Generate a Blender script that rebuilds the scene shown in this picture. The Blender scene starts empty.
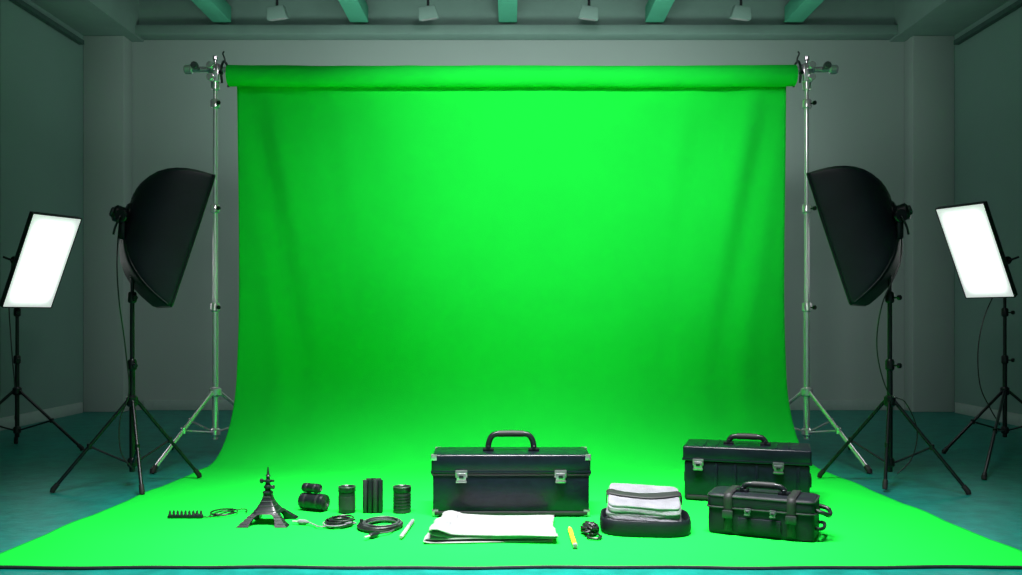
import bpy, bmesh, math, random
from mathutils import Vector, Matrix, noise
random.seed(7)
C = bpy.context.scene.collection
R = math.radians
F, CH, HZ = 900.0, 0.9, 318.0
def G(px, py, z=0.0):
    Y = F*(CH-z)/(py-HZ); return Vector(((px-511)/F*Y, Y, z))
def P(px, py, Y): return Vector(((px-511)/F*Y, Y, CH-(py-HZ)/F*Y))

# ---------------------------------------------------------------- materials
def mat(name, col, rough=0.5, metal=0.0, var=0.15, scale=20, bump=0.0, bscale=60, emit=0, col2=None, coat=0, spec=None, stretch=None):
    m = bpy.data.materials.new(name); m.use_nodes = True
    nt = m.node_tree; b = nt.nodes['Principled BSDF']
    tc = nt.nodes.new('ShaderNodeTexCoord'); n = nt.nodes.new('ShaderNodeTexNoise')
    src = tc.outputs['Object']
    if stretch:
        mp = nt.nodes.new('ShaderNodeMapping'); mp.inputs['Scale'].default_value = stretch
        nt.links.new(src, mp.inputs[0]); src = mp.outputs[0]
    n.inputs['Scale'].default_value = scale; n.inputs['Detail'].default_value = 8
    n.inputs['Roughness'].default_value = .6
    nt.links.new(src, n.inputs['Vector'])
    r = nt.nodes.new('ShaderNodeValToRGB')
    c2 = col2 or tuple(min(1, c*(1+var)) for c in col)
    c1 = col if col2 else tuple(c*(1-var) for c in col)
    r.color_ramp.elements[0].position = .34; r.color_ramp.elements[1].position = .66
    r.color_ramp.elements[0].color = (*c1, 1); r.color_ramp.elements[1].color = (*c2, 1)
    nt.links.new(n.outputs['Fac'], r.inputs[0]); nt.links.new(r.outputs[0], b.inputs['Base Color'])
    b.inputs['Roughness'].default_value = rough; b.inputs['Metallic'].default_value = metal
    if spec is not None: b.inputs['Specular IOR Level'].default_value = spec
    if coat: b.inputs['Coat Weight'].default_value = coat
    if emit:
        b.inputs['Emission Color'].default_value = (*col, 1); b.inputs['Emission Strength'].default_value = emit
    if bump:
        n2 = nt.nodes.new('ShaderNodeTexNoise'); n2.inputs['Scale'].default_value = bscale; n2.inputs['Detail'].default_value = 4
        nt.links.new(src, n2.inputs['Vector'])
        bp = nt.nodes.new('ShaderNodeBump'); bp.inputs['Strength'].default_value = bump; bp.inputs['Distance'].default_value = .01
        nt.links.new(n2.outputs['Fac'], bp.inputs['Height']); nt.links.new(bp.outputs[0], b.inputs['Normal'])
    return m
M = {}
M['green'] = mat('green_muslin', (.010, .76, .055), .95, var=.02, scale=3, bump=.12, bscale=180, spec=.08)
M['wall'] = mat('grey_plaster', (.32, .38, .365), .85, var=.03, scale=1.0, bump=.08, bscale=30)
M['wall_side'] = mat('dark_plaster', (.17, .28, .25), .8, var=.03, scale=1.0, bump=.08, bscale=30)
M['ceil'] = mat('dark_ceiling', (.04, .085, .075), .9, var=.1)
M['beam'] = mat('green_lit_beam', (.07, .40, .255), .8, var=.05, scale=4)  # green light falling on the beams is put into their base colour
M['soffit'] = mat('painted_soffit', (.18, .28, .25), .8, var=.05, scale=4)
M['floor'] = mat('teal_concrete', (.002, .155, .130), .42, var=.3, scale=9, bump=.3, bscale=24, col2=(.005, .25, .21), spec=.3)
M['base'] = mat('baseboard_paint', (.36, .44, .42), .6, var=.05)
M['black'] = mat('black_plastic', (.007, .009, .012), .34, var=.25, scale=40, bump=.04, bscale=300)
M['blackmetal'] = mat('black_metal', (.008, .010, .013), .33, .3, var=.2)
M['fabric'] = mat('black_nylon', (.005, .007, .013), .55, var=.25, scale=8, bump=.12, bscale=400, spec=.35)
M['case'] = mat('case_shell', (.004, .0065, .013), .28, var=.3, scale=30, bump=.06, bscale=250, spec=.42)
M['chrome'] = mat('chrome_steel', (.97, .83, .94), .17, .62, var=.03, scale=15, coat=.3)
M['latch'] = mat('latch_steel', (.40, .41, .41), .30, .85, var=.15, scale=60)
M['corner'] = mat('bright_corner_steel', (.50, .51, .52), .32, .8, var=.2, scale=60)
M['darklatch'] = mat('brushed_dark_steel', (.16, .17, .18), .4, .8, var=.2, scale=60)
M['soft'] = mat('softbox_diffuser', (1, 1, 1), .6, var=0, emit=1.2)
M['white'] = mat('white_cotton', (.29, .295, .30), .9, var=.14, scale=12, bump=.5, bscale=160)
M['grey'] = mat('grey_cotton', (.20, .20, .225), .9, var=.16, scale=12, bump=.5, bscale=160)
M['yellow'] = mat('yellow_paint', (.75, .52, .03), .4, var=.06)
M['wood'] = mat('pencil_wood', (.55, .34, .15), .7, var=.1)
M['cable'] = mat('cable_rubber', (.010, .012, .013), .4, var=.3)
M['greycable'] = mat('grey_cable', (.05, .06, .06), .45, var=.3)
M['rubber'] = mat('rubber', (.012, .012, .014), .6, var=.2)
M['darkgrey'] = mat('dark_grey_plastic', (.020, .023, .026), .45, var=.3)
# LED diffuser: lamps behind the sheet, weaker toward its edges
m = bpy.data.materials.new('panel_diffuser'); m.use_nodes = True; M['lamp'] = m
nt = m.node_tree; b = nt.nodes['Principled BSDF']; N = nt.nodes.new
tc = N('ShaderNodeTexCoord'); sp = N('ShaderNodeSeparateXYZ'); nt.links.new(tc.outputs['Generated'], sp.inputs[0])
outs = []
for ax, off in ((0, .36), (2, .42)):
    a = N('ShaderNodeMath'); a.operation = 'SUBTRACT'; a.inputs[1].default_value = .5; nt.links.new(sp.outputs[ax], a.inputs[0])
    c = N('ShaderNodeMath'); c.operation = 'ABSOLUTE'; nt.links.new(a.outputs[0], c.inputs[0])
    r = N('ShaderNodeMapRange'); r.interpolation_type = 'SMOOTHSTEP'; r.inputs['From Min'].default_value = off-.12; r.inputs['From Max'].default_value = .5
    r.inputs['To Min'].default_value = 1; r.inputs['To Max'].default_value = .0; nt.links.new(c.outputs[0], r.inputs['Value']); outs.append(r)
mu = N('ShaderNodeMath'); mu.operation = 'MULTIPLY'; nt.links.new(outs[0].outputs[0], mu.inputs[0]); nt.links.new(outs[1].outputs[0], mu.inputs[1])
r = N('ShaderNodeMapRange'); r.inputs['To Min'].default_value = .62; r.inputs['To Max'].default_value = 3.4; nt.links.new(mu.outputs[0], r.inputs['Value'])
nt.links.new(r.outputs[0], b.inputs['Emission Strength']); b.inputs['Emission Color'].default_value = (.95, 1, .985, 1)
b.inputs['Base Color'].default_value = (.8, .8, .8, 1)

# ---------------------------------------------------------------- mesh builder
def frame(d):
    d = Vector(d).normalized(); a = Vector((0, 0, 1)) if abs(d.z) < .95 else Vector((1, 0, 0))
    x = a.cross(d).normalized(); return x, d.cross(x).normalized(), d
def smooth(pts, n=8, closed=False):
    pts = [Vector(p) for p in pts]; out = []; L = len(pts)
    for i in range(L if closed else L-1):
        g = (lambda k: pts[k % L]) if closed else (lambda k: pts[max(0, min(L-1, k))])
        a, b, c, d = g(i-1), g(i), g(i+1), g(i+2)
        for k in range(n):
            t = k/n
            out.append(.5*((2*b)+(c-a)*t+(2*a-5*b+4*c-d)*t*t+(3*b-a-3*c+d)*t**3))
    if not closed: out.append(pts[-1])
    return out
class MB:
    def __init__(s): s.bm = bmesh.new()
    def box(s, c, size, bev=0, rot=None, seg=2, taper=None):
        r = bmesh.ops.create_cube(s.bm, size=1); vs = r['verts']
        for v in vs:
            k = 1
            if taper and v.co.z > 0: k = taper
            v.co = Vector((v.co.x*size[0]*k, v.co.y*size[1]*k, v.co.z*size[2]))
        if bev:
            es = list({e for v in vs for e in v.link_edges})
            rr = bmesh.ops.bevel(s.bm, geom=es, offset=bev, segments=seg, profile=.5, affect='EDGES')
            vs = list({v for f in rr['faces'] for v in f.verts} | {v for v in vs if v.is_valid})
            seen = set(vs); st = list(vs)
            while st:
                v = st.pop()
                for e in v.link_edges:
                    o = e.other_vert(v)
                    if o not in seen: seen.add(o); st.append(o)
            vs = list(seen)
        T = Matrix.Translation(Vector(c)) @ (rot.to_4x4() if rot else Matrix())
        for v in vs: v.co = T @ v.co
        return s
    def tube(s, pts, r, seg=10, closed=False, cap=True, flat=1.0):
        pts = [Vector(p) for p in pts]; n = len(pts); rs = r if isinstance(r, (list, tuple)) else [r]*n
        x, y, d = frame(pts[1]-pts[0]); rings = []
        for i, p in enumerate(pts):
            if closed: t = (pts[(i+1) % n]-pts[i-1])
            else: t = pts[min(i+1, n-1)]-pts[max(i-1, 0)]
            t = t.normalized() if t.length > 1e-9 else d
            x = (x-t*x.dot(t)).normalized(); y = t.cross(x)
            rings.append([s.bm.verts.new(p+(x*math.cos(a)+y*math.sin(a)*flat)*rs[i]) for a in [2*math.pi*k/seg for k in range(seg)]])
        m = n if closed else n-1
        for i in range(m):
            A, B = rings[i], rings[(i+1) % n]
            for k in range(seg): s.bm.faces.new((A[k], A[(k+1) % seg], B[(k+1) % seg], B[k]))
        if cap and not closed:
            s.bm.faces.new(rings[0][::-1]); s.bm.faces.new(rings[-1])
        return s
    def lathe(s, p0, axis, prof, seg=24):      # prof: (dist along axis, radius)
        x, y, d = frame(axis); p0 = Vector(p0); rings = []
        for (h, r) in prof:
            r = max(r, 1e-4)
            rings.append([s.bm.verts.new(p0+d*h+(x*math.cos(a)+y*math.sin(a))*r) for a in [2*math.pi*k/seg for k in range(seg)]])
        for A, B in zip(rings, rings[1:]):
            for k in range(seg): s.bm.faces.new((A[k], A[(k+1) % seg], B[(k+1) % seg], B[k]))
        s.bm.faces.new(rings[0][::-1]); s.bm.faces.new(rings[-1]); return s
    def cyl(s, a, b, r, r2=None, seg=16, bev=.0):
        a, b = Vector(a), Vector(b); L = (b-a).length; r2 = r if r2 is None else r2
        e = min(bev or min(r, r2)*.15, L*.3)
        return s.lathe(a, b-a, [(0, r-e), (e, r), (L-e, r2), (L, r2-e)], seg)
    def grid(s, fn, nu, nv, closed_u=False):
        g = [[s.bm.verts.new(fn(i/nu, j/nv)) for i in range(nu if closed_u else nu+1)] for j in range(nv+1)]
        for j in range(nv):
            for i in range(nu):
                k = (i+1) % nu if closed_u else i+1
                s.bm.faces.new((g[j][i], g[j][k], g[j+1][k], g[j+1][i]))
        return g
    def build(s, name, m, parent=None, base=None, ang=38, thick=None, recalc=True):
        if recalc: bmesh.ops.recalc_face_normals(s.bm, faces=s.bm.faces)
        if base is not None:
            for v in s.bm.verts: v.co -= Vector(base)
        me = bpy.data.meshes.new(name); s.bm.to_mesh(me); s.bm.free()
        for p in me.polygons: p.use_smooth = True
        try: me.set_sharp_from_angle(angle=R(ang))
        except Exception: pass
        me.materials.append(m); o = bpy.data.objects.new(name, me); C.objects.link(o)
        if parent is not None: o.parent = parent
        elif base is not None: o.location = base
        if thick:
            md = o.modifiers.new('thickness', 'SOLIDIFY'); md.thickness = thick; md.offset = 0
        return o
def tag(o, label, cat, group=None):
    o['label'] = label; o['category'] = cat
    if group: o['group'] = group
    return o
def thing(name, label, cat, loc, rz=0, group=None):
    o = bpy.data.objects.new(name, None); C.objects.link(o); o.location = loc; o.rotation_euler = (0, 0, rz)
    o.empty_display_size = .1
    return tag(o, label, cat, group)
def struct(name, mb, m, ang=30):
    o = mb.build(name, m, ang=ang); o['kind'] = 'structure'; return o

# ---------------------------------------------------------------- room
XL, XR, YB, YF = -4.09, 4.24, 8.8, -1.6
struct('floor', MB().box(((XL+XR)/2, (YB+YF)/2, -.05), (XR-XL+.4, YB-YF+.4, .1)), M['floor'])
struct('wall_back', MB().box(((XL+XR)/2, YB+.06, 2), (XR-XL+.4, .12, 4)), M['wall'])
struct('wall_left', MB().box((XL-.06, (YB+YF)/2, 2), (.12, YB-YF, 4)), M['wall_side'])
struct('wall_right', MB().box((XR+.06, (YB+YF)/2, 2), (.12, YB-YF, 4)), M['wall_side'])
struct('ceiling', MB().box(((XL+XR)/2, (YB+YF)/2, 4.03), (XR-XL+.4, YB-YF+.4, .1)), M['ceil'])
n = 1
def trim(mb, m='beam'):
    global n
    struct('trim_%d' % n, mb, M[m]); n += 1
for x0, x1 in ((XL, -3.70), (3.84, XR)):      # corner pillars
    trim(MB().box(((x0+x1)/2, 8.7, 1.8), (x1-x0, .2, 3.6), .01), 'wall')
trim(MB().box((-3.84, 3.6, 3.79), (.50, 10.4, .38)), 'soffit')
trim(MB().box((3.97, 3.6, 3.79), (.54, 10.4, .38)), 'soffit')
trim(MB().box((.055, 8.70, 3.66), (7.29, .20, .09), .01), 'soffit')
trim(MB().box((.055, 8.74, 3.85), (7.29, .12, .30)), 'soffit')
for x in (-2.76, -1.45, -.03, 1.37, 2.70):
    trim(MB().box((x, 3.4, 3.80), (.175, 10.4, .15), .004), 'beam')
trim(MB().box((.05, 8.05, 3.93), (7.2, .10, .06)), 'soffit')
trim(MB().box((XL+.035, 3.5, 3.50), (.05, 10, .04)), 'ceil')
trim(MB().box((XR-.035, 3.5, 3.50), (.05, 10, .04)), 'ceil')
struct('baseboard_back', MB().box((.07, 8.785, .05), (7.3, .03, .10), .004), M['base'])
struct('baseboard_left', MB().box((XL+.012, 3.5, .05), (.024, 10.1, .10), .004), M['base'])
struct('baseboard_right', MB().box((XR-.012, 3.5, .05), (.024, 10.1, .10), .004), M['base'])
for y in (7.2, 5.7):
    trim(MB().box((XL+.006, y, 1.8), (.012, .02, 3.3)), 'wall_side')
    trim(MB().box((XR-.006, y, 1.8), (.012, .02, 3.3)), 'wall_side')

# ceiling fixtures
for px, d in ((277, 'leftmost of the four, beside the left beam'), (428, 'second from the left, just left of the middle beam'), (589, 'third from the left, just right of the middle beam'), (741, 'rightmost of the four, near the right beam')):
    x = (px-511)/F*8.05
    t = thing('ceiling_spotlight', 'small pale square ceiling spotlight, ' + d, 'ceiling light', (x, 8.05, 3.715), 0, 'ceiling spotlights between the beams')
    MB().cyl((0, 0, -.05), (0, 0, .19), .012).build('stem', M['darkgrey'], t)
    rot = Matrix.Rotation(R(-8 if px < 511 else 8), 3, 'Y') @ Matrix.Rotation(R(12), 3, 'X')
    MB().box((0, 0, -.085), (.18, .12, .11), .008, rot, taper=.8).build('housing', M['soffit'], t)
    MB().box(Vector((0, 0, -.085))+rot @ Vector((0, 0, -.056)), (.14, .09, .006), .002, rot).build('lens', M['white'], t)

# ---------------------------------------------------------------- green backdrop
bd = thing('green_backdrop', 'bright green fabric backdrop rolled at the top and sweeping down onto the floor', 'backdrop', (0, 5.85, 0))
base = Vector((0, 5.85, 0))
path = []
N1, N2, N3 = 70, 30, 60
for i in range(N1): path.append((5.925, 2.50-(2.50-.62)*i/N1, 0))
for i in range(N2):
    a = math.pi/2*i/N2; path.append((5.325+.60*math.cos(a), .62-.612*math.sin(a), 0))
for i in range(N3+1): path.append((5.325-(5.325-3.235)*i/N3, .008, 1))
cum = [0]
for a, b in zip(path, path[1:]): cum.append(cum[-1]+math.hypot(b[0]-a[0], b[1]-a[1]))
mb = MB(); NU = 230; rows = []
def sm(a, b, x):
    x = max(0, min(1, (x-a)/(b-a))); return x*x*(3-2*x)
for j, (y, z, fl) in enumerate(path):
    row = []; s = cum[j]; tz = min(1, s/.45)
    drop = max(0, min(1, (2.5-z)/1.9))
    W = 1.805 + (.14*max(0, (5.5-y)/2.2) if y < 5.5 else 0) - .012*math.sin(min(1, s/1.9)*math.pi)
    for i in range(NU+1):
        u = -1+2*i/NU; x = u*W + (.008 if u > 0 else 0)
        wall = 1 if not fl else max(0, 1-(5.325-y)/.25)
        au = abs(u); edge = sm(.45, .95, au)
        g1 = math.sin((au*1.9+drop*.75)*7.0+.8)         # folds fan diagonally from the top corners
        g2 = math.sin((au*1.9+drop*.50)*15.0+1.3)
        g3 = math.sin((au*1.9+drop*.35)*27.0)
        f = (.020*edge*g1 + .028*edge*g2 + .011*edge*g3 + .003*math.sin(u*15+drop*2.5)) * wall * tz * (1-.35*drop)
        f += .006*noise.noise(Vector((x*1.1, s*.7, 3)))*wall*tz
        zz = z; yy = y
        if not fl:
            k = j-N1
            if k < 0: yy -= f
            else:
                a = math.pi/2*k/N2; yy -= f*math.cos(a)*(1-k/N2*.5); zz += max(0, f)*math.sin(a)*.3
            yy = min(yy, 5.985)
        else:
            ed = max(0, (abs(u)-.93)/.07)
            zz = .006 + max(0, .006*ed*math.sin(y*9+u*2))
            if j > len(path)-6: yy += .006*math.sin(x*5)+.004*math.sin(x*13)
        row.append(mb.bm.verts.new((x, yy, zz)))
    rows.append(row)
for A, B in zip(rows, rows[1:]):
    for i in range(NU): mb.bm.faces.new((A[i], A[i+1], B[i+1], B[i]))
mb.build('backdrop_fabric', M['green'], bd, base, ang=180, thick=.004)
o = MB().tube([(x, 3.226+.006*math.sin(x*5)+.004*math.sin(x*13), .0065) for x in [-1.94+3.88*i/90 for i in range(91)]], .006, 8).build('front_hem', M['darkgrey'], bd, base)
o['label'] = 'dark hem along the front edge of the green sheet'
mb = MB()
def rollf(u, v):
    a = 2*math.pi*u; x = -1.835+3.68*v
    r = .068 + .002*math.sin(x*3.1+a) + .003*noise.noise(Vector((x*6, math.cos(a)*1.2, math.sin(a)*1.2)))
    return Vector((x, 5.85+math.cos(a)*r, 2.474-.004*math.sin(v*math.pi)+math.sin(a)*r))
g = mb.grid(rollf, 32, 120, True)
mb.bm.faces.new(g[0][::-1]); mb.bm.faces.new(g[-1])
rl = mb.build('backdrop_roll', M['green'], bd, base, ang=60)
o = MB().tube([(-2.09, 5.85, 2.515), (2.09, 5.85, 2.515)], .018, 14).build('crossbar', M['chrome'], bd, base); o['label'] = 'chrome crossbar carrying the roll'
for s in (-1, 1):
    MB().cyl((s*2.07, 5.85, 2.515), (s*2.12, 5.85, 2.515), .030).build('end_cap', M['chrome'], bd, base)

# ---------------------------------------------------------------- stands
def tripod(root, b, px, py, feet, zh, zlow, ztop, mt, r0=.016, joints=(), foot_mat='rubber', rl=.010):
    c = Vector((px, py, 0)); km = 'chrome' if mt == 'chrome' else 'blackmetal'
    MB().cyl(c+Vector((0, 0, zlow-.05)), c+Vector((0, 0, joints[0] if joints else ztop)), r0).build('pole', M[mt], root, b)
    zs = list(joints)+[ztop]; r = r0*.8
    for i in range(len(zs)-1):
        MB().cyl(c+Vector((0, 0, zs[i]-.03)), c+Vector((0, 0, zs[i+1])), r).build('pole_extension', M[mt], root, b); r *= .88
    for z in joints:
        k = MB().lathe(c+Vector((0, 0, z-.04)), (0, 0, 1), [(0, r0*1.1), (.008, r0*1.55), (.05, r0*1.55), (.06, r0*1.2)], 18).build('collar', M[km], root, b)
        d = Vector((.6, -.8, 0))
        MB().cyl(c+d*r0+Vector((0, 0, z-.012)), c+d*(r0+.03)+Vector((0, 0, z-.012)), .005).cyl(c+d*(r0+.03)+Vector((0, 0, z-.012)), c+d*(r0+.048)+Vector((0, 0, z-.012)), .014, seg=8).build('knob', M['blackmetal'], k, b)
    MB().lathe(c+Vector((0, 0, zh-.03)), (0, 0, 1), [(0, r0*1.3), (.01, r0*2.0), (.05, r0*2.0), (.06, r0*1.3)], 18).build('hub', M[km], root, b)
    MB().lathe(c+Vector((0, 0, zlow-.025)), (0, 0, 1), [(0, r0*1.2), (.008, r0*1.7), (.04, r0*1.7), (.05, r0*1.2)], 18).build('lower_collar', M[km], root, b)
    for f in feet:
        f = Vector(f); d = (Vector((f.x, f.y, 0))-c).normalized()
        a = c+d*r0*1.6+Vector((0, 0, zh)); e = f+Vector((0, 0, .018))
        lg = MB().tube([a, a.lerp(e, .5), e], rl, 10).build('leg', M[mt], root, b)
        dd = (e-a).normalized()
        MB().tube([e-dd*.035, e, Vector((f.x, f.y, f.z+.004))+d*.004], [rl*1.35, rl*1.5, rl*1.3], 10).build('rubber_foot', M[foot_mat], lg, b)
        m_ = a.lerp(e, .52); q = c+d*r0*1.5+Vector((0, 0, zlow))
        MB().tube([q, q.lerp(m_, .5), m_], rl*.6, 8).cyl(m_-Vector((0, 0, rl*1.6)), m_+Vector((0, 0, rl*1.6)), rl*1.3).build('brace', M[mt], root, b)

def backdrop_stand(s, label):
    x = s*1.922; b = Vector((x, 5.85, 0)); t = thing('backdrop_stand', label, 'stand', b, 0, 'chrome backdrop stands')
    feet = [(s*2.07, 5.2, 0), (s*1.62, 6.33, 0), (s*2.32, 6.15, 0)]
    tripod(t, b, x, 5.85, feet, .42, .16, 2.44, 'chrome', .020, (.98, 1.62, 2.30), rl=.012)
    h = MB().box((x, 5.85, 2.49), (.06, .07, .12), .008).cyl((x, 5.85, 2.38), (x, 5.85, 2.45), .028).build('bracket', M['chrome'], t, b)
    MB().cyl((x-s*.045, 5.85, 2.515), (x+s*.045, 5.85, 2.515), .032).build('bar_sleeve', M['chrome'], t, b)
    for xx, zz in ((0, 2.515), (s*.10, 2.515), (0, 2.44)):
        MB().cyl((x+xx, 5.83, zz), (x+xx, 5.765, zz), .008).cyl((x+xx, 5.765, zz), (x+xx, 5.735, zz), .024, seg=8).build('knob', M['darklatch' if xx else 'chrome'], t, b)
    MB().cyl((x, 5.85, 2.54), (x, 5.85, 2.575), .009).cyl((x, 5.85, 2.575), (x, 5.85, 2.60), .018, seg=8).build('top_screw', M['chrome'], t, b)
    cx = s*1.858; cb = Vector((cx, 5.85, 2.40))
    cl = thing('spring_clamp', 'small dark metal clamp hooked over the %s end of the green roll' % ('left' if s < 0 else 'right'), 'clamp', cb, 0, 'clamps at the roll ends')
    MB().tube(smooth([(cx, 5.915, 2.42), (cx, 5.93, 2.49), (cx, 5.895, 2.55), (cx, 5.85, 2.562), (cx, 5.805, 2.55), (cx, 5.77, 2.49), (cx, 5.785, 2.41)], 5), .008, 8).build('hook', M['darkgrey'], cl, cb)
    MB().tube(smooth([(cx, 5.85, 2.56), (cx+s*.004, 5.85, 2.59), (cx+s*.012, 5.84, 2.615), (cx+s*.003, 5.84, 2.63)], 4), .005, 8).build('finger_loop', M['darkgrey'], cl, cb)
    MB().cyl((cx, 5.775, 2.47), (cx, 5.745, 2.47), .013, seg=8).build('knob', M['blackmetal'], cl, cb)
backdrop_stand(-1, 'chrome telescoping backdrop stand holding the left end of the green roll')
backdrop_stand(1, 'chrome telescoping backdrop stand holding the right end of the green roll')

def softbox(s, label, cable):
    x, y = s*2.02, 4.80; b = Vector((x, y, 0))
    t = thing('softbox_light', label, 'softbox', b, 0, 'black softboxes on stands')
    if s < 0: feet = [G(53, 493), G(199, 478, .01), G(142, 495, .01)]
    else: feet = [G(968, 495), G(820, 478, .01), G(885, 490, .01)]
    zh = CH-(401-HZ)/F*y
    tripod(t, b, x, y, feet, zh, .13, 1.33, 'blackmetal', .015, (.66, 1.02), rl=.0095)
    yaw, pit = R(30), R(17)
    nrm = Vector((-s*math.cos(yaw)*math.cos(pit), math.sin(yaw)*math.cos(pit), -math.sin(pit)))
    tt = Vector((s*math.sin(yaw), math.cos(yaw), 0)).normalized(); uu = tt.cross(nrm); uu = uu if uu.z > 0 else -uu
    o0 = Vector((x, y, 1.430)) if s < 0 else Vector((x, y, 1.440))
    D = .268; fc = o0+nrm*D-uu*.040
    a0, b0 = .28, .362
    def sec(d, sc, e, k):
        th = 2*math.pi*k; c, q = math.cos(th), math.sin(th)
        X = abs(c)**(2/e)*(1 if c > 0 else -1); Z = abs(q)**(2/e)*(1 if q > 0 else -1)
        dd = max(0, d)/.28; low = max(0, -Z)
        X *= 1-.10*low                                   # the hood narrows toward its lower edge
        zz = Z*b0*(1-(1-sc)*(.88 if Z > 0 else 1.04))    # and its floor rises faster toward the lamp head
        return fc-nrm*d+tt*X*a0*sc+uu*(zz+.050*dd)
    prof = [(-.02, 1.0, 40), (.0, 1.0, 40), (.04, .975, 34), (.08, .945, 26), (.12, .905, 20), (.16, .85, 16), (.20, .775, 12), (.235, .68, 9), (.260, .575, 7), (.278, .47, 5), (.289, .36, 4), (.295, .25, 2.8)]
    mb = MB(); NS = 96
    rings = [[mb.bm.verts.new(sec(d, sc, e, k/NS)) for k in range(NS)] for d, sc, e in prof]
    for A, B in zip(rings, rings[1:]):
        for k in range(NS): mb.bm.faces.new((A[k], A[(k+1) % NS], B[(k+1) % NS], B[k]))
    mb.bm.faces.new(rings[-1])
    shell = mb.build('softbox_shell', M['fabric'], t, b, ang=26, thick=.006)
    mb = MB(); vs = [mb.bm.verts.new(sec(.012, .97, 16, k/NS)) for k in range(NS)]; mb.bm.faces.new(vs)
    o = mb.build('diffuser', M['soft'], shell, b, recalc=False); o['label'] = 'white front diffuser facing the backdrop'
    mb = MB(); mb.tube([sec(-.02, 1.0, 40, k/NS) for k in range(NS)], .0065, 8, closed=True); mb.build('rim', M['black'], shell, b)
    for q in (1, 3, 5, 7):
        mb = MB(); mb.tube([sec(d, sc+.003, e, q/8) for d, sc, e in prof[1:]], .005, 6); mb.build('seam', M['black'], shell, b)
    MB().cyl(o0-nrm*.045, o0+nrm*.0, .080, seg=28).build('speed_ring', M['blackmetal'], t, b)
    hd = MB().lathe(o0-nrm*.100, nrm, [(0, .030), (.01, .045), (.05, .045), (.055, .052), (.09, .052), (.10, .045)], 24).build('lamp_head', M['black'], t, b)
    MB().lathe(o0-nrm*.113, nrm, [(0, .018), (.004, .026), (.016, .026)], 16).build('end_cap', M['darkgrey'], hd, b)
    MB().box(Vector((x, y-.12, 1.385)), (.034, .030, .14), .006).box(Vector((x, y-.06, 1.325)), (.034, .14, .03), .005).cyl((x, y-.145, 1.43), (x, y-.07, 1.43), .034).cyl((x, y, 1.27), (x, y, 1.335), .022).build('tilt_bracket', M['blackmetal'], t, b)
    MB().tube(smooth([(x, y-.14, 1.43), (x, y-.155, 1.42), (x+s*.02, y-.16, 1.37), (x+s*.03, y-.16, 1.33)], 4), .006, 8).build('tilt_lever', M['blackmetal'], t, b)
    MB().tube(smooth([P(*q) for q in cable], 8), .0035, 6).build('power_cable', M['cable'], t, b)
softbox(-1, 'black softbox on a black tripod stand, left of the backdrop', [(119, 226, 4.79), (117, 262, 4.66), (119, 300, 4.66), (125, 345, 4.74), (129, 392, 4.74), (120, 420, 4.72), (121, 452, 4.7), (134, 470, 4.70)])
softbox(1, 'black softbox on a black tripod stand, right of the backdrop', [(901, 224, 4.79), (900, 262, 4.64), (882, 305, 4.64), (877, 350, 4.72), (888, 392, 4.74), (905, 402, 4.74), (917, 430, 4.72), (912, 458, 4.7), (897, 474, 4.7)])

def panel(s, label, cable, cpx, cpy):
    x, y = s*3.44, 6.27; b = Vector((x, y, 0))
    t = thing('panel_light', label, 'studio light', b, 0, 'glowing white panel lights on stands')
    if s < 0: feet = [G(82, 451), G(-52, 452), G(16, 444)]
    else: feet = [G(944, 454), G(1078, 452), G(984, 480)]
    tripod(t, b, x, y, feet, CH-(391-HZ)/F*y, .12, 1.20, 'blackmetal', .015, (.62, .95), rl=.010)
    yaw, pit = R(64), R(27)
    nrm = Vector((-s*math.sin(yaw)*math.cos(pit), -math.cos(yaw)*math.cos(pit), -math.sin(pit)))
    tt = Vector((-s*math.cos(yaw), math.sin(yaw), 0)); uu = tt.cross(nrm); uu = uu if uu.z > 0 else -uu
    rot = Matrix((tt, nrm, uu)).transposed()
    if rot.determinant() < 0: rot = Matrix((-tt, nrm, uu)).transposed()
    c = P(cpx, cpy, 6.2); w, h = .375, .70
    body = MB().box(c-nrm*.016, (w, .032, h), .006, rot).build('housing', M['black'], t, b)
    MB().box(c-nrm*.055, (w*.72, .055, h*.8), .018, rot).build('back_shell', M['darkgrey'], body, b)
    fr = MB()
    for sx in (-1, 1): fr.box(c+tt*sx*(w/2-.003), (.007, .018, h), .002, rot)
    for sz in (-1, 1): fr.box(c+uu*sz*(h/2-.003), (w, .018, .007), .002, rot)
    fr.build('frame', M['black'], body, b)
    o = MB().box((0, 0, 0), (w-.012, .012, h-.012), .002).build('diffuser', M['lamp'], body); o['label'] = 'glowing white diffuser'
    o.location = c-b; o.rotation_euler = rot.to_euler()
    j = Vector((x, y, 1.30)); bk = c-nrm*.09
    MB().cyl(j-Vector((0, 0, .12)), j, .02).cyl(j-Vector((0, .045, 0)), j+Vector((0, .045, 0)), .028).tube([j, j.lerp(bk, .5), bk], [.02, .022, .03], 10).build('tilt_bracket', M['blackmetal'], t, b)
    q = j+Vector((0, -.045, 0))
    MB().tube([q, q+Vector((0, -.03, 0)), q+Vector((s*.05, -.04, .02))], .008, 8).build('tilt_lever', M['blackmetal'], t, b)
    MB().tube(smooth([P(*q) for q in cable], 8), .004, 6).build('power_cable', M['cable'], t, b)
panel(-1, 'glowing tilted white panel light on a black stand by the left wall', [(12, 262, 6.3), (9, 300, 6.3), (11, 340, 6.2), (15, 388, 6.2)], 42, 262)
panel(1, 'glowing tilted white panel light on a black stand by the right wall', [(1008, 262, 6.32), (996, 290, 6.34), (984, 318, 6.3), (978, 350, 6.2), (980, 385, 6.15), (990, 408, 6.1), (1000, 425, 6.15)], 975, 252)

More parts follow.
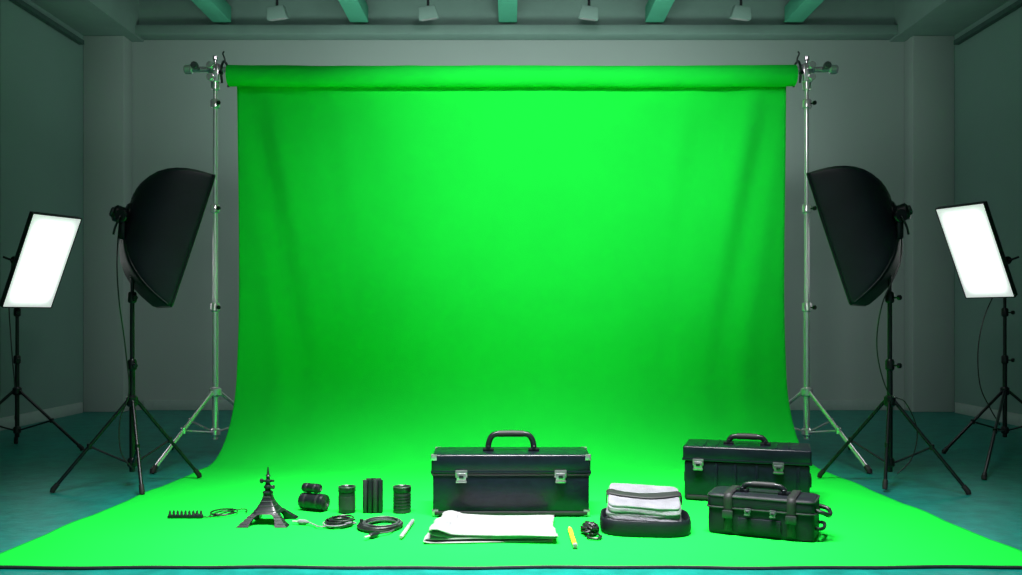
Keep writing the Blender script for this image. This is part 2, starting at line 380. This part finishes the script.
# ---------------------------------------------------------------- cases
Z0 = .0095
def latch(root, x, yf, z, sc=1.0, m='latch'):
    l = MB().box((x, yf-.004, z+.012*sc), (.055*sc, .008, .034*sc), .003).build('latch', M[m], root)
    MB().box((x, yf-.010, z-.004*sc), (.044*sc, .010, .040*sc), .004).box((x, yf-.014, z-.022*sc), (.05*sc, .012, .012*sc), .004).build('latch_lever', M[m], l)
    MB().box((x, yf-.0165, z-.0*sc), (.020*sc, .004, .014*sc), .001).build('latch_slot', M['black'], l)
def handle(root, z, half, hh, r=.011, mt='black'):
    pts = [(-half, 0, z-.004), (-half*.98, 0, z+hh*.45), (-half*.82, 0, z+hh*.88), (-half*.5, 0, z+hh), (0, 0, z+hh), (half*.5, 0, z+hh), (half*.82, 0, z+hh*.88), (half*.98, 0, z+hh*.45), (half, 0, z-.004)]
    h = MB().tube(smooth(pts, 5), r, 12, flat=1.2).build('handle', M[mt], root)
    MB().tube([(-half*.55, 0, z+hh), (0, 0, z+hh+.001), (half*.55, 0, z+hh)], r*1.25, 12, flat=1.1).build('grip', M['rubber'], h)
    for s in (-1, 1):
        MB().box((s*half, 0, z+.006), (.05, .045, .016), .005).cyl((s*half, -.025, z+.016), (s*half, .025, z+.016), .008).build('handle_mount', M['blackmetal'], root)
def corner(root, x, y, z, sx, sy, sz, k=.03, t=.0035, mt='corner'):
    MB().box((x-sx*k/2+sx*t, y+sy*t*.5, z-sz*k/2+sz*t), (k, t, k), .0015).box((x+sx*t*.5, y-sy*k/2+sy*t, z-sz*k/2+sz*t), (t, k, k), .0015).box((x-sx*k/2+sx*t, y-sy*k/2+sy*t, z+sz*t*.5), (k, k, t), .0015).build('corner_guard', M[mt], root)

# centre tool case
W, Dp, H = .715, .25, .275
t = thing('tool_case', 'large black hard tool case standing in the centre behind the white cloth, silver latches', 'case', (0, 4.035+Dp/2, Z0+.003))
MB().box((0, 0, .095), (W-.014, Dp-.006, .19), .007, seg=3).build('body', M['case'], t)
mb = MB().box((0, 0, .232), (W, Dp, .086), .012, seg=3)
mb.box((0, 0, .196), (W+.004, Dp+.004, .012), .002)
mb.build('lid', M['case'], t)
MB().box((0, 0, .183), (W-.006, Dp+.002, .008), .002).build('seam_rail', M['rubber'], t)
MB().box((0, -Dp/2+.0, .012), (W-.03, .014, .016), .003).build('bottom_rail', M['rubber'], t)
for lx in (-.222, .222): latch(t, lx, -Dp/2-.003, .178, .98)
handle(t, .275, .105, .078, .011)
for sx in (-1, 1):
    for sy in (-1, 1):
        corner(t, sx*(W/2-.002), sy*(Dp/2-.002), .271, sx, sy, 1, .026)
        corner(t, sx*(W-.014)/2, sy*(Dp-.006)/2, 0.003, sx, sy, -1, .028)
    MB().box((sx*(W/2-.004), -Dp/2+.07, .19), (.016, .05, .03), .003).build('hinge_plate', M['darklatch'], t)

# large case right
W, Dp, H = .60, .27, .265
yaw = R(-17); c = G(748, 503); t = thing('equipment_case', 'large black equipment case at the right, standing behind the small one', 'case', (c.x+.015, c.y+Dp/2-.060, Z0+.002), yaw)
MB().box((0, 0, .095), (W-.016, Dp-.012, .19), .008, seg=3).build('body', M['case'], t)
MB().box((0, 0, .228), (W, Dp, .070), .010, seg=3).box((0, 0, .198), (W+.006, Dp+.006, .012), .002).build('lid', M['case'], t)
for lx in (-.225, .15): latch(t, lx, -Dp/2-.004, .175, .95, 'latch' if lx < 0 else 'darklatch')
handle(t, .262, .088, .040, .011)
MB().box((0, -Dp/2+.004, .014), (W-.04, .014, .018), .003).build('bottom_rail', M['rubber'], t)
for lx in (-.14, -.05, .05, .24): MB().box((lx, -Dp/2+.003, .10), (.012, .012, .16), .002).build('body_rib', M['case'], t)
for lx in (-.2, -.14, .14, .2): MB().box((lx, 0, .263), (.012, Dp-.05, .007), .002).build('lid_rib', M['case'], t)
for sx in (-1, 1):
    MB().box((sx*(W/2-.004), 0, .10), (.012, .12, .05), .004).build('side_plate', M['darkgrey'], t)

# small case front right
W, Dp, H = .43, .20, .155
yaw = R(-25); fl = Vector((.810, 3.735, 0)); d = Vector((math.cos(yaw), math.sin(yaw), 0)); q = Vector((-d.y, d.x, 0))
c = fl+d*W/2+q*Dp/2
t = thing('equipment_case', 'small black soft equipment case with straps, in front of the large one', 'case', (c.x, c.y, Z0+.001), yaw)
def softbody(w, dd, z0, z1, e=11, K=None, sg=0):
    mb = MB(); NS = 128; rings = []
    for k, ins in K:
        rg = []
        for i in range(NS):
            th = 2*math.pi*i/NS; c_, s_ = math.cos(th), math.sin(th)
            X = abs(c_)**(2/e)*(1 if c_ > 0 else -1)*(w/2-ins); Y = abs(s_)**(2/e)*(1 if s_ > 0 else -1)*(dd/2-ins)
            w_ = 1+.010*noise.noise(Vector((X*9, Y*9, k*1.5+sg)))
            rg.append(mb.bm.verts.new((X*w_, Y*(1+(w_-1)*2), max(0, z0+(z1-z0)*k+.002*noise.noise(Vector((X*10, Y*10, k+sg)))))))
        rings.append(rg)
    for A, B in zip(rings, rings[1:]):
        for k in range(NS): mb.bm.faces.new((A[k], A[(k+1) % NS], B[(k+1) % NS], B[k]))
    mb.bm.faces.new(rings[0][::-1]); mb.bm.faces.new(rings[-1]); return mb
softbody(W-.006, Dp-.006, 0, .108, K=[(0, .006), (.04, .001), (.15, 0), (.3, -.001), (.5, -.0015), (.7, -.001), (.85, 0), (1, .002)]).build('body', M['fabric'], t, ang=50)
softbody(W, Dp, .110, .164, K=[(0, .002), (.1, .0), (.4, 0), (.75, .001), (.88, .004), (.96, .009), (1, .016)], sg=4).build('lid', M['fabric'], t, ang=50)
for zz, nm in ((.109, 'zipper'), (.155, 'top_piping')):
    ring = []; ins = 0 if nm == 'zipper' else .003
    for i in range(128):
        th = 2*math.pi*i/128; c_, s_ = math.cos(th), math.sin(th)
        ring.append((abs(c_)**(2/11)*(1 if c_ > 0 else -1)*(W/2+.001-ins), abs(s_)**(2/11)*(1 if s_ > 0 else -1)*(Dp/2+.001-ins), zz))
    MB().tube(ring, .0038, 8, closed=True).build(nm, M['darkgrey'], t)
for lx in (-.125, .125):
    sp = [(lx, -Dp/2+.002, .012), (lx, -Dp/2-.003, .04), (lx, -Dp/2-.004, .09), (lx, -Dp/2-.004, .14), (lx, -Dp/2+.002, .160), (lx, -Dp/2+.020, .168), (lx, 0, .169), (lx, Dp/2-.020, .168), (lx, Dp/2-.002, .160), (lx, Dp/2+.004, .12), (lx, Dp/2+.004, .05)]
    sp = smooth(sp, 4)
    mb = MB(); mb.grid(lambda u, v: Vector(sp[min(int(round(u*(len(sp)-1))), len(sp)-1)])+Vector(((v-.5)*.034, 0, 0)), len(sp)-1, 2)
    st = mb.build('strap', M['rubber'], t, ang=80, thick=.005)
    MB().box((lx, -Dp/2-.011, .085), (.044, .010, .032), .004).build('buckle', M['darkgrey'], st)
for lx in (-.045, .055): latch(t, lx, -Dp/2-.005, .102, .5, 'darklatch')
MB().box((0.0, -Dp/2-.001, .046), (.17, .012, .056), .003, seg=2).build('front_pocket', M['fabric'], t)
handle(t, .162, .085, .034, .010)
h = MB().tube(smooth([(W/2-.008, -.055, .12), (W/2+.030, -.055, .112), (W/2+.045, -.03, .10), (W/2+.045, .03, .10), (W/2+.030, .055, .112), (W/2-.008, .055, .12)], 5), .009, 10).build('side_handle', M['black'], t)
h = MB().tube(smooth([(W/2-.008, -.06, .05), (W/2+.018, -.06, .05), (W/2+.025, 0, .045), (W/2+.018, .06, .05), (W/2-.008, .06, .05)], 5), .007, 10).build('side_loop', M['fabric'], t)

# ---------------------------------------------------------------- tray with folded towel
def sup(a, b, e, th):
    c, s_ = math.cos(th), math.sin(th)
    return abs(c)**(2/e)*(1 if c > 0 else -1)*a, abs(s_)**(2/e)*(1 if s_ > 0 else -1)*b
cy = 3.65+.155; cx = (646-511)/F*3.77
t = thing('padded_tray', 'low black rounded padded tray holding the folded grey towel', 'tray', (cx, cy, Z0), R(-6))
mb = MB(); prof = [(0, .97), (.006, .985), (.02, 1.0), (.045, .995), (.058, .985), (.063, .97), (.061, .945), (.05, .93), (.030, .90)]
NS = 64; rings = []
for z, k in prof:
    rings.append([mb.bm.verts.new((*sup(.190*k, .158*k, 3.4, 2*math.pi*i/NS), z)) for i in range(NS)])
for A, B in zip(rings, rings[1:]):
    for k in range(NS): mb.bm.faces.new((A[k], A[(k+1) % NS], B[(k+1) % NS], B[k]))
mb.bm.faces.new(rings[0][::-1]); mb.bm.faces.new(rings[-1]); mb.build('tray_body', M['fabric'], t)
t2 = thing('folded_towel', 'thick folded light grey towel with a black strap, resting in the black tray', 'towel', Vector((cx-.004, cy+.004, Z0+.032)), R(-9))
TW, TD, TH = .305, .245, .084
def topz(X, Y):      # towel top rises toward the back where more folds overlap
    return TH*(1+.62*(Y/TD+.5)-.12*X/TW) + .006*noise.noise(Vector((Y*6, X*6, 1))) + .003*noise.noise(Vector((Y*17, X*15, 4)))
mb = MB()
def tf(u, v):        # v runs up the side, then over the top to the middle
    th = 2*math.pi*u
    steps = [(0, .985), (.10, .995), (.25, 1.0), (.30, .995), (.325, .975), (.35, .995), (.45, 1.0), (.56, 1.0), (.60, .99), (.622, .965), (.65, .985), (.72, .992), (.82, .992), (.85, .985), (.872, .96), (.895, .975), (.95, .975), (.985, .96), (1.0, .93), (1.0, .85), (1.0, .7), (1.0, .5), (1.0, .3), (1.0, .02)]
    q = v*(len(steps)-1); k = min(int(q), len(steps)-2); fr = q-k
    h = steps[k][0]*(1-fr)+steps[k+1][0]*fr; sc = steps[k][1]*(1-fr)+steps[k+1][1]*fr
    X, Y = sup(TW/2*sc, TD/2*sc, 9, th)
    hh = h+.04*math.sin(th*2+1)*(1 if .2 < h < .9 else 0)*.5
    X += .007*noise.noise(Vector((Y*8, h*5, 2))); Y += .007*noise.noise(Vector((X*8, h*5, 7)))
    return Vector((X, Y, hh*topz(X, Y)))
g = mb.grid(tf, 110, 92, True); mb.bm.faces.new(g[0][::-1]); mb.bm.faces.new(g[-1])
mb.build('towel', M['grey'], t2, ang=70)
def strapf(x0, y0, x1, y1, wd, name, bend=0):
    mb = MB(); a = Vector((x0, y0, 0)); b_ = Vector((x1, y1, 0)); dd = (b_-a).normalized(); nn = Vector((-dd.y, dd.x, 0)); L = (b_-a).length
    def f(u, v):
        s_ = (u-.5)*1.30; cl = max(-.5, min(.5, s_)); over = abs(s_)-abs(cl)
        p = a+dd*L*(cl+.5)+nn*((v-.5)*wd+bend*math.sin((cl+.5)*math.pi))
        z = topz(p.x, p.y)*(1-.04*max(0, (abs(cl)-.42)/.08)**2)+.005-over*L*.85
        if over > 0: p += dd*math.copysign(.006, s_)
        return Vector((p.x, p.y, z))
    mb.grid(f, 60, 4); return mb.build(name, M['rubber'], t2, ang=80, thick=.004)
strapf(-.151, .010, .151, .030, .052, 'strap', -.045)

# white cloth in front of the case
mb = MB()
prof = [(.245, .004), (.10, .003), (-.10, .003), (-.22, .003), (-.258, .006), (-.268, .013), (-.258, .020), (-.22, .018), (0, .013), (.20, .012), (.252, .013), (.260, .017), (.252, .021), (.2, .020), (0, .019), (-.13, .020), (-.19, .026), (-.232, .034), (-.244, .048), (-.228, .060), (-.202, .060), (-.180, .048), (-.15, .034), (-.05, .026), (.1, .025), (.262, .023)]
prof = smooth([(a, b, 0) for a, b in prof], 5)
def cf(u, v):
    i = u*(len(prof)-1); k = min(int(i), len(prof)-2); p = prof[k].lerp(prof[k+1], i-k)
    yy = 3.555+v*.41
    x = p.x*(1.0-.06*v)-.082+.02*v+.006*math.sin(v*6+p.y*60)
    wv = .0055*math.sin(v*19+p.x*4)+.0035*math.sin(v*35+p.x*6+1)       # long shallow folds running left to right
    z = max(.0015, p.y*(1-.20*v)) + (.004*noise.noise(Vector((p.x*6, v*4, 2)))+wv) * (1 if p.y > .010 else 0)
    return Vector((x, yy+.012*math.sin(p.x*7+p.y*100), max(z, .0012)+Z0+.001))
mb.grid(cf, 130, 60)
o = mb.build('white_cloth', M['white'], None, (-.08, 3.8, Z0), ang=180, thick=.003); tag(o, 'off-white cloth with a rolled left edge, lying in front of the central tool case', 'cloth')

# pencil
a, b_ = G(569, 526, .02), G(575, 545, .02); a.z = b_.z = Z0+.0105
t = thing('pencil', 'yellow pencil lying right of the white cloth', 'pencil', (a+b_)/2-Vector((0, 0, .0105))); bb = t.location.copy()
d = (a-b_).normalized(); L = (a-b_).length
MB().lathe(b_, d, [(0, .0095), (L*.80, .0095)], 6).build('barrel', M['yellow'], t, bb, ang=20)
MB().lathe(b_+d*L*.80, d, [(0, .009), (L*.13, .004)], 6).build('sharpened_wood', M['wood'], t, bb)
MB().lathe(b_+d*L*.93, d, [(0, .004), (L*.05, .0008)], 8).build('lead', M['black'], t, bb)
MB().lathe(b_-d*.02, d, [(0, .008), (.004, .0092), (.02, .0092)], 12).build('eraser', M['grey'], t, bb)

# pale pen
a, b_ = G(413, 522, .012), G(401, 539, .012); a.z = b_.z = Z0+.0095
t = thing('marker_pen', 'pale grey pen lying between the coiled cable and the white cloth', 'pen', (a+b_)/2-Vector((0, 0, .0095))); bb = t.location.copy()
d = (a-b_).normalized(); L = (a-b_).length
MB().lathe(b_, d, [(0, .005), (.008, .0085), (L*.6, .0085)], 14).build('barrel', M['white'], t, bb)
MB().lathe(b_+d*L*.6, d, [(0, .0092), (L*.38, .0085), (L*.4, .006)], 14).build('cap', M['grey'], t, bb)

# coiled cables
def coil(cx, cy, rx, ry, turns, r, jit, seed, z0=0.0, tail=None, tail2=None, lift=.6):
    rnd = random.Random(seed); pts = []; z = z0+r
    if tail: pts += [Vector(p) for p in tail]
    N = turns*14
    offs = [(rnd.uniform(-jit, jit), rnd.uniform(-jit, jit), rnd.uniform(-jit, jit)) for _ in range(turns+1)]
    for i in range(N):
        k = i/14; a = 2*math.pi*k; q = int(k); fr = k-q
        o = [offs[q][m]*(1-fr)+offs[q+1][m]*fr for m in range(3)]
        pts.append(Vector((cx+(rx+o[0])*math.cos(a)+o[1], cy+(ry+o[0])*math.sin(a)+o[2], z+k*r*lift*2)))
    if tail2: pts += [Vector(p) for p in tail2]
    return smooth(pts, 3)
def plug(root, base, p, d, m='black', k=1.0):
    d = Vector(d).normalized()
    q = MB().lathe(p, d, [(0, .006*k), (.012*k, .010*k), (.018*k, .012*k), (.05*k, .012*k), (.055*k, .010*k)], 14).build('plug', M[m], root, base)
    MB().cyl(Vector(p)+d*.055*k, Vector(p)+d*.085*k, .005*k).build('plug_tip', M['chrome'], q, base)
c = G(381, 527, .01); b0 = Vector((c.x, c.y, Z0)); t = thing('coiled_cable', 'thick black cable coiled in a neat ring, left of the pale pen', 'cable', b0)
tl = [(c.x+.015, c.y-.16, Z0+.012), (c.x+.055, c.y-.12, Z0+.009)]
MB().tube(coil(c.x, c.y, .078, .095, 6, .0040, .012, 3, Z0, tail=tl, lift=.45), .0040, 8).build('cable', M['greycable'], t, b0)
MB().tube(coil(c.x, c.y, .088, .108, 4, .0040, .007, 8, Z0, lift=.5), .0040, 8).build('outer_loop', M['cable'], t, b0)
plug(t, b0, tl[0], (-.4, -.6, 0))
MB().box((c.x-.084, c.y, Z0+.018), (.014, .02, .032), .003).build('cable_tie', M['black'], t, b0)
c = G(339, 525, .01); b0 = Vector((c.x, c.y, Z0)); t = thing('coiled_cable', 'small tangled grey and black cable coil with a plug trailing left toward the mini stand', 'cable', b0)
tl = [(c.x-.13, c.y+.0, Z0+.012), (c.x-.10, c.y-.03, Z0+.009), (c.x-.06, c.y-.07, Z0+.009)]
MB().tube(coil(c.x, c.y, .058, .070, 4, .0035, .016, 11, Z0, tail=tl, lift=.5), .0035, 8).build('cable', M['grey'], t, b0)
MB().tube(coil(c.x+.005, c.y, .052, .062, 7, .0038, .018, 13, Z0+.005, lift=.4), .0038, 8).build('inner_loop', M['cable'], t, b0)
plug(t, b0, tl[0], (-1, .25, 0), 'grey', .9)
c = G(224, 515, .005); b0 = Vector((c.x, c.y, Z0)); t = thing('thin_cable', 'thin dark wire loosely looped beside the row of bits', 'cable', b0)
tl2 = [(c.x+.06, c.y+.06, Z0+.01), (c.x+.09, c.y+.05, Z0+.008), (c.x+.095, c.y+.01, Z0+.006)]
MB().tube(coil(c.x, c.y, .045, .06, 3, .0028, .022, 21, Z0, tail=[(c.x-.09, c.y-.05, Z0+.005), (c.x-.05, c.y-.085, Z0+.005)], tail2=tl2), .0028, 6).build('wire', M['cable'], t, b0)
MB().cyl((c.x-.09, c.y-.05, Z0+.006), (c.x-.12, c.y-.035, Z0+.006), .0055).build('plug', M['darkgrey'], t, b0)
# tangled black cord bundle
c = G(592, 534, .01); b0 = Vector((c.x, c.y, Z0)); t = thing('cord_bundle', 'tangled black cord bundle between the yellow pencil and the padded tray', 'cord', b0)
rnd = random.Random(5)
for kk in range(3):
    pts = []
    for i in range(26):
        a = i*1.9+kk; rr = rnd.uniform(.012, .040)
        pts.append((c.x+rr*math.cos(a)-.006, c.y+rr*1.9*math.sin(a)+.015, Z0+.010+rnd.uniform(0, .055)*(1-rr/.055)))
    MB().tube(smooth(pts, 4), .005, 7).build('cord', M['cable'], t, b0)
MB().tube(smooth([(c.x-.01, c.y-.03, Z0+.007), (c.x-.025, c.y-.08, Z0+.007), (c.x+.01, c.y-.105, Z0+.007), (c.x+.03, c.y-.075, Z0+.007), (c.x+.02, c.y-.03, Z0+.01)], 5), .005, 7).build('cord_end', M['cable'], t, b0)

# upright cylinders
def canister(px, py, label, r=.040, h=.125, kind=0):
    c = G(px, py); c.y += r; t = thing('canister', label, 'canister', (c.x, c.y, Z0), 0, 'short black canisters')
    MB().lathe((0, 0, 0), (0, 0, 1), [(0, r-.003), (.003, r), (h*.78, r), (h*.785, r-.003), (h*.80, r-.003)], 32).build('body', M['darkgrey' if kind else 'black'], t)
    cap = MB().lathe((0, 0, h*.80), (0, 0, 1), [(0, r+.0005), (.002, r+.002), (h*.18, r+.002), (h*.20, r-.002), (h*.202, r-.009), (h*.18, r-.011)], 32).build('lid', M['black'], t)
    MB().tube([((r+.0005)*math.cos(2*math.pi*i/32), (r+.0005)*math.sin(2*math.pi*i/32), h*.995) for i in range(32)], .0020, 6, closed=True).build('rim', M['darklatch'], cap)
    if kind:
        for q in (.16, .28, .40, .52, .64):
            MB().lathe((0, 0, h*q), (0, 0, 1), [(0, r), (.001, r+.0018), (.006, r+.0018), (.007, r)], 32).build('ridge', M['black'], t)
    else:
        MB().lathe((0, 0, h*.14), (0, 0, 1), [(0, r+.0005), (.0005, r+.0012), (h*.5, r+.0012), (h*.5+.0005, r+.0005)], 32).build('sleeve', M['darkgrey'], t)
canister(345.5, 516, 'short black canister with a smooth dark sleeve, right of the two dark rolls', .038, .118)
canister(401, 516, 'short ridged black canister standing just left of the tool case', .040, .118, 1)
# bundle of upright tubes
c = G(372, 516); c.y += .035; t = thing('battery_pack', 'upright cluster of tall slim black tubes between the two canisters', 'battery pack', (c.x, c.y, Z0))
for i, (dx, dy, h) in enumerate(((-.0345, -.010, .150), (-.0115, -.014, .152), (.0115, -.014, .152), (.0345, -.010, .150), (-.023, .014, .153), (0, .014, .153), (.023, .014, .153))):
    MB().lathe((dx, dy, 0), (0, 0, 1), [(0, .010), (.003, .0118), (h-.003, .0118), (h, .0105)], 18).build('tube', M['black' if i % 2 else 'darkgrey'], t)

# two dark rolls, one on the other
def fabric_roll(c, r, L, ang, label):
    t = thing('dark_roll', label, 'roll', c, ang)
    mb = MB()
    def f(u, v):
        a = 2*math.pi*u; rr = r*(1+.03*noise.noise(Vector((math.cos(a)*2, math.sin(a)*2, v*3))))
        if v < .04 or v > .96: rr *= .93
        return Vector((-L/2+L*v, rr*math.cos(a), r+rr*math.sin(a)))
    g = mb.grid(f, 36, 26, True); mb.bm.faces.new(g[0][::-1]); mb.bm.faces.new(g[-1]); b = mb.build('rolled_sheet', M['black'], t, ang=45)
    for s in (-1, 1):
        sp = [(s*(L/2+.0005), (r*.12+r*.72*i/70)*math.cos(i*.33), r+(r*.12+r*.72*i/70)*math.sin(i*.33)) for i in range(71)]
        MB().tube(sp, .0018, 5).build('spiral_edge', M['darkgrey'], b)
    for x in (-L*.25, L*.25):
        MB().lathe((x-.006, 0, r), (1, 0, 0), [(0, r*1.0), (.001, r*1.035), (.011, r*1.035), (.012, r*1.0)], 32).build('band', M['darkgrey'], t)
c1 = G(312, 514); c1.y += .04; c1.z = Z0+.002
fabric_roll(c1, .038, .130, R(-24), 'thick dark roll lying on the green floor under a thinner one')
c2 = Vector((c1.x-.010, c1.y+.004, Z0+.081)); fabric_roll(c2, .021, .090, R(-24), 'thin dark roll resting on top of the thick one')

# mini stand with a tapered body and arched legs
c = G(268, 524); b0 = Vector((c.x, c.y, Z0)); t = thing('mini_stand', 'small black tabletop stand with broad splayed legs and a pointed top', 'stand', b0)
k = Vector((c.x, c.y, Z0))
def ow(z): return .017+.094*max(0, 1-z/.128)**1.75       # half-width of the tower at height z
mb = MB(); rings = []
for i in range(13):
    z = .130-(.130-.044)*i/12
    rings.append([mb.bm.verts.new(k+Vector((*sup(ow(z), ow(z), 7, 2*math.pi*j/36), z))) for j in range(36)])
for A, B in zip(rings, rings[1:]):
    for i in range(36): mb.bm.faces.new((A[i], A[(i+1) % 36], B[(i+1) % 36], B[i]))
mb.bm.faces.new(rings[0]); mb.bm.faces.new(rings[-1][::-1]); mb.build('tapered_body', M['black'], t, b0, ang=60)
for sx in (-1, 1):
    for sy in (-1, 1):
        mb = MB(); rg = []
        for i in range(13):
            z = .050*(1-i/12); o_ = ow(z)*.985; i_ = .054*math.sqrt(max(0, 1-(z/.0505)**2))+.001      # arch opening between the legs
            i_ = min(i_, o_-.030)
            rg.append([mb.bm.verts.new(k+Vector((sx*X, sy*Y, z))) for X, Y in ((o_, o_), (i_, o_), (i_, i_), (o_, i_))])
        for A, B in zip(rg, rg[1:]):
            for i in range(4): mb.bm.faces.new((A[i], A[(i+1) % 4], B[(i+1) % 4], B[i]))
        mb.bm.faces.new(rg[0]); mb.bm.faces.new(rg[-1][::-1])
        L = mb.build('leg', M['black'], t, b0, ang=50)
        rr = MB()
        for z in (.036, .024, .012):
            o_ = ow(z)*.985+.001
            rr.tube([k+Vector((sx*(o_-.030), sy*o_, z)), k+Vector((sx*o_, sy*o_, z)), k+Vector((sx*o_, sy*(o_-.030), z))], .0016, 6)
        rr.build('leg_ridges', M['greycable'], L, b0)
rb = MB()
for z in (.112, .094, .076, .056):
    rb.tube([k+Vector((*sup(ow(z)+.0005, ow(z)+.0005, 7, 2*math.pi*i/36), z)) for i in range(36)], .0018, 6, closed=True)
rb.build('body_ridges', M['greycable'], t, b0)
MB().lathe(k+Vector((0, 0, .122)), (0, 0, 1), [(0, .018), (.004, .023), (.010, .023), (.014, .014), (.022, .012), (.028, .018), (.036, .018), (.040, .011), (.050, .010), (.054, .015), (.060, .015), (.064, .008), (.076, .007), (.080, .011), (.086, .006), (.118, .002)], 18).build('post', M['black'], t, b0)
MB().tube([k+Vector((-.026, 0, .179)), k+Vector((.026, 0, .179))], .005, 8).cyl(k+Vector((-.034, 0, .179)), k+Vector((-.022, 0, .179)), .010).build('crosspiece', M['black'], t, b0)
MB().tube([k+Vector((0, 0, .150)), k+Vector((.022, -.02, .155))], .005, 8).cyl(k+Vector((.022, -.02, .155)), k+Vector((.032, -.028, .158)), .009, seg=8).build('knob', M['darkgrey'], t, b0)

# row of bits
a, b_ = G(168, 520), G(203, 520); t = thing('bit_set', 'row of small black driver bits on a strip, leftmost item on the green floor', 'tool bits', ((a.x+b_.x)/2, a.y, Z0))
L = b_.x-a.x
MB().box((0, 0, .006), (L, .022, .012), .003).build('strip', M['black'], t)
for i in range(9):
    x = -L/2+L*(i+.5)/9
    MB().lathe((x, 0, .010), (0, 0, 1), [(0, .007), (.007, .007), (.008, .0055), (.016, .0055), (.024, .002)], 6).build('bit', M['darkgrey'], t)

# ---------------------------------------------------------------- light
def area(name, loc, target, sx, sy, W, col=(1, 1, 1), spread=180):
    l = bpy.data.lights.new(name, 'AREA'); l.shape = 'RECTANGLE'; l.size = sx; l.size_y = sy; l.energy = W; l.color = col; l.spread = R(spread)
    o = bpy.data.objects.new(name, l); C.objects.link(o); o.location = loc
    o.rotation_euler = (Vector(target)-Vector(loc)).to_track_quat('-Z', 'Y').to_euler(); return o
def spot(name, loc, target, W, ang, blend, r=.3, col=(1, 1, 1)):
    l = bpy.data.lights.new(name, 'SPOT'); l.energy = W; l.spot_size = R(ang); l.spot_blend = blend; l.shadow_soft_size = r; l.color = col
    o = bpy.data.objects.new(name, l); C.objects.link(o); o.location = loc
    o.rotation_euler = (Vector(target)-Vector(loc)).to_track_quat('-Z', 'Y').to_euler(); return o
spot('key_backdrop', (.2, 2.7, 2.8), (.25, 5.9, 2.06), 455, 61, 1.0, .2)
for s in (-1, 1): spot('added_edge_spot', (s*.9, 3.3, 3.3), (s*1.95, 5.85, 1.6), 52, 44, .9, .12)  # added out-of-frame spots that brighten the chrome stands with neutral light
area('top_floor', (0, 3.12, 3.4), (0, 3.68, 0), 2.4, .5, 104, (1, 1, 1), 73)
area('hidden_up_fill', (0, 7.3, 2.1), (0, 7.9, 4.2), 5.5, .5, 30, (.75, 1, .85), 150)  # added lamp, unseen behind the backdrop, brightens the beams from below
area('hidden_wall_fill', (0, 6.5, 1.3), (0, 8.8, 1.5), 2.6, 1.6, 26, (.93, 1, 1), 170)  # added lamp concealed by the backdrop, evens out the back wall
area('rim_back', (0, 6.5, 3.5), (0, 8.8, 1.4), 6.5, .4, 16, (.97, 1, 1), 160)
w = bpy.data.worlds.new('World'); bpy.context.scene.world = w; w.use_nodes = True
bg = w.node_tree.nodes['Background']; bg.inputs[0].default_value = (.50, .78, .75, 1); bg.inputs[1].default_value = .29

cam = bpy.data.cameras.new('camera'); co = bpy.data.objects.new('camera', cam); C.objects.link(co)
co.location = (0, 0, CH); co.rotation_euler = (R(90), 0, 0)
cam.sensor_width = 36; cam.lens = F/1022*36; cam.shift_y = 30.5/1022; cam.clip_start = .05
bpy.context.scene.camera = co
vs = bpy.context.scene.view_settings
vs.view_transform = 'Standard'; vs.look = 'None'; vs.exposure = 0; vs.gamma = 1
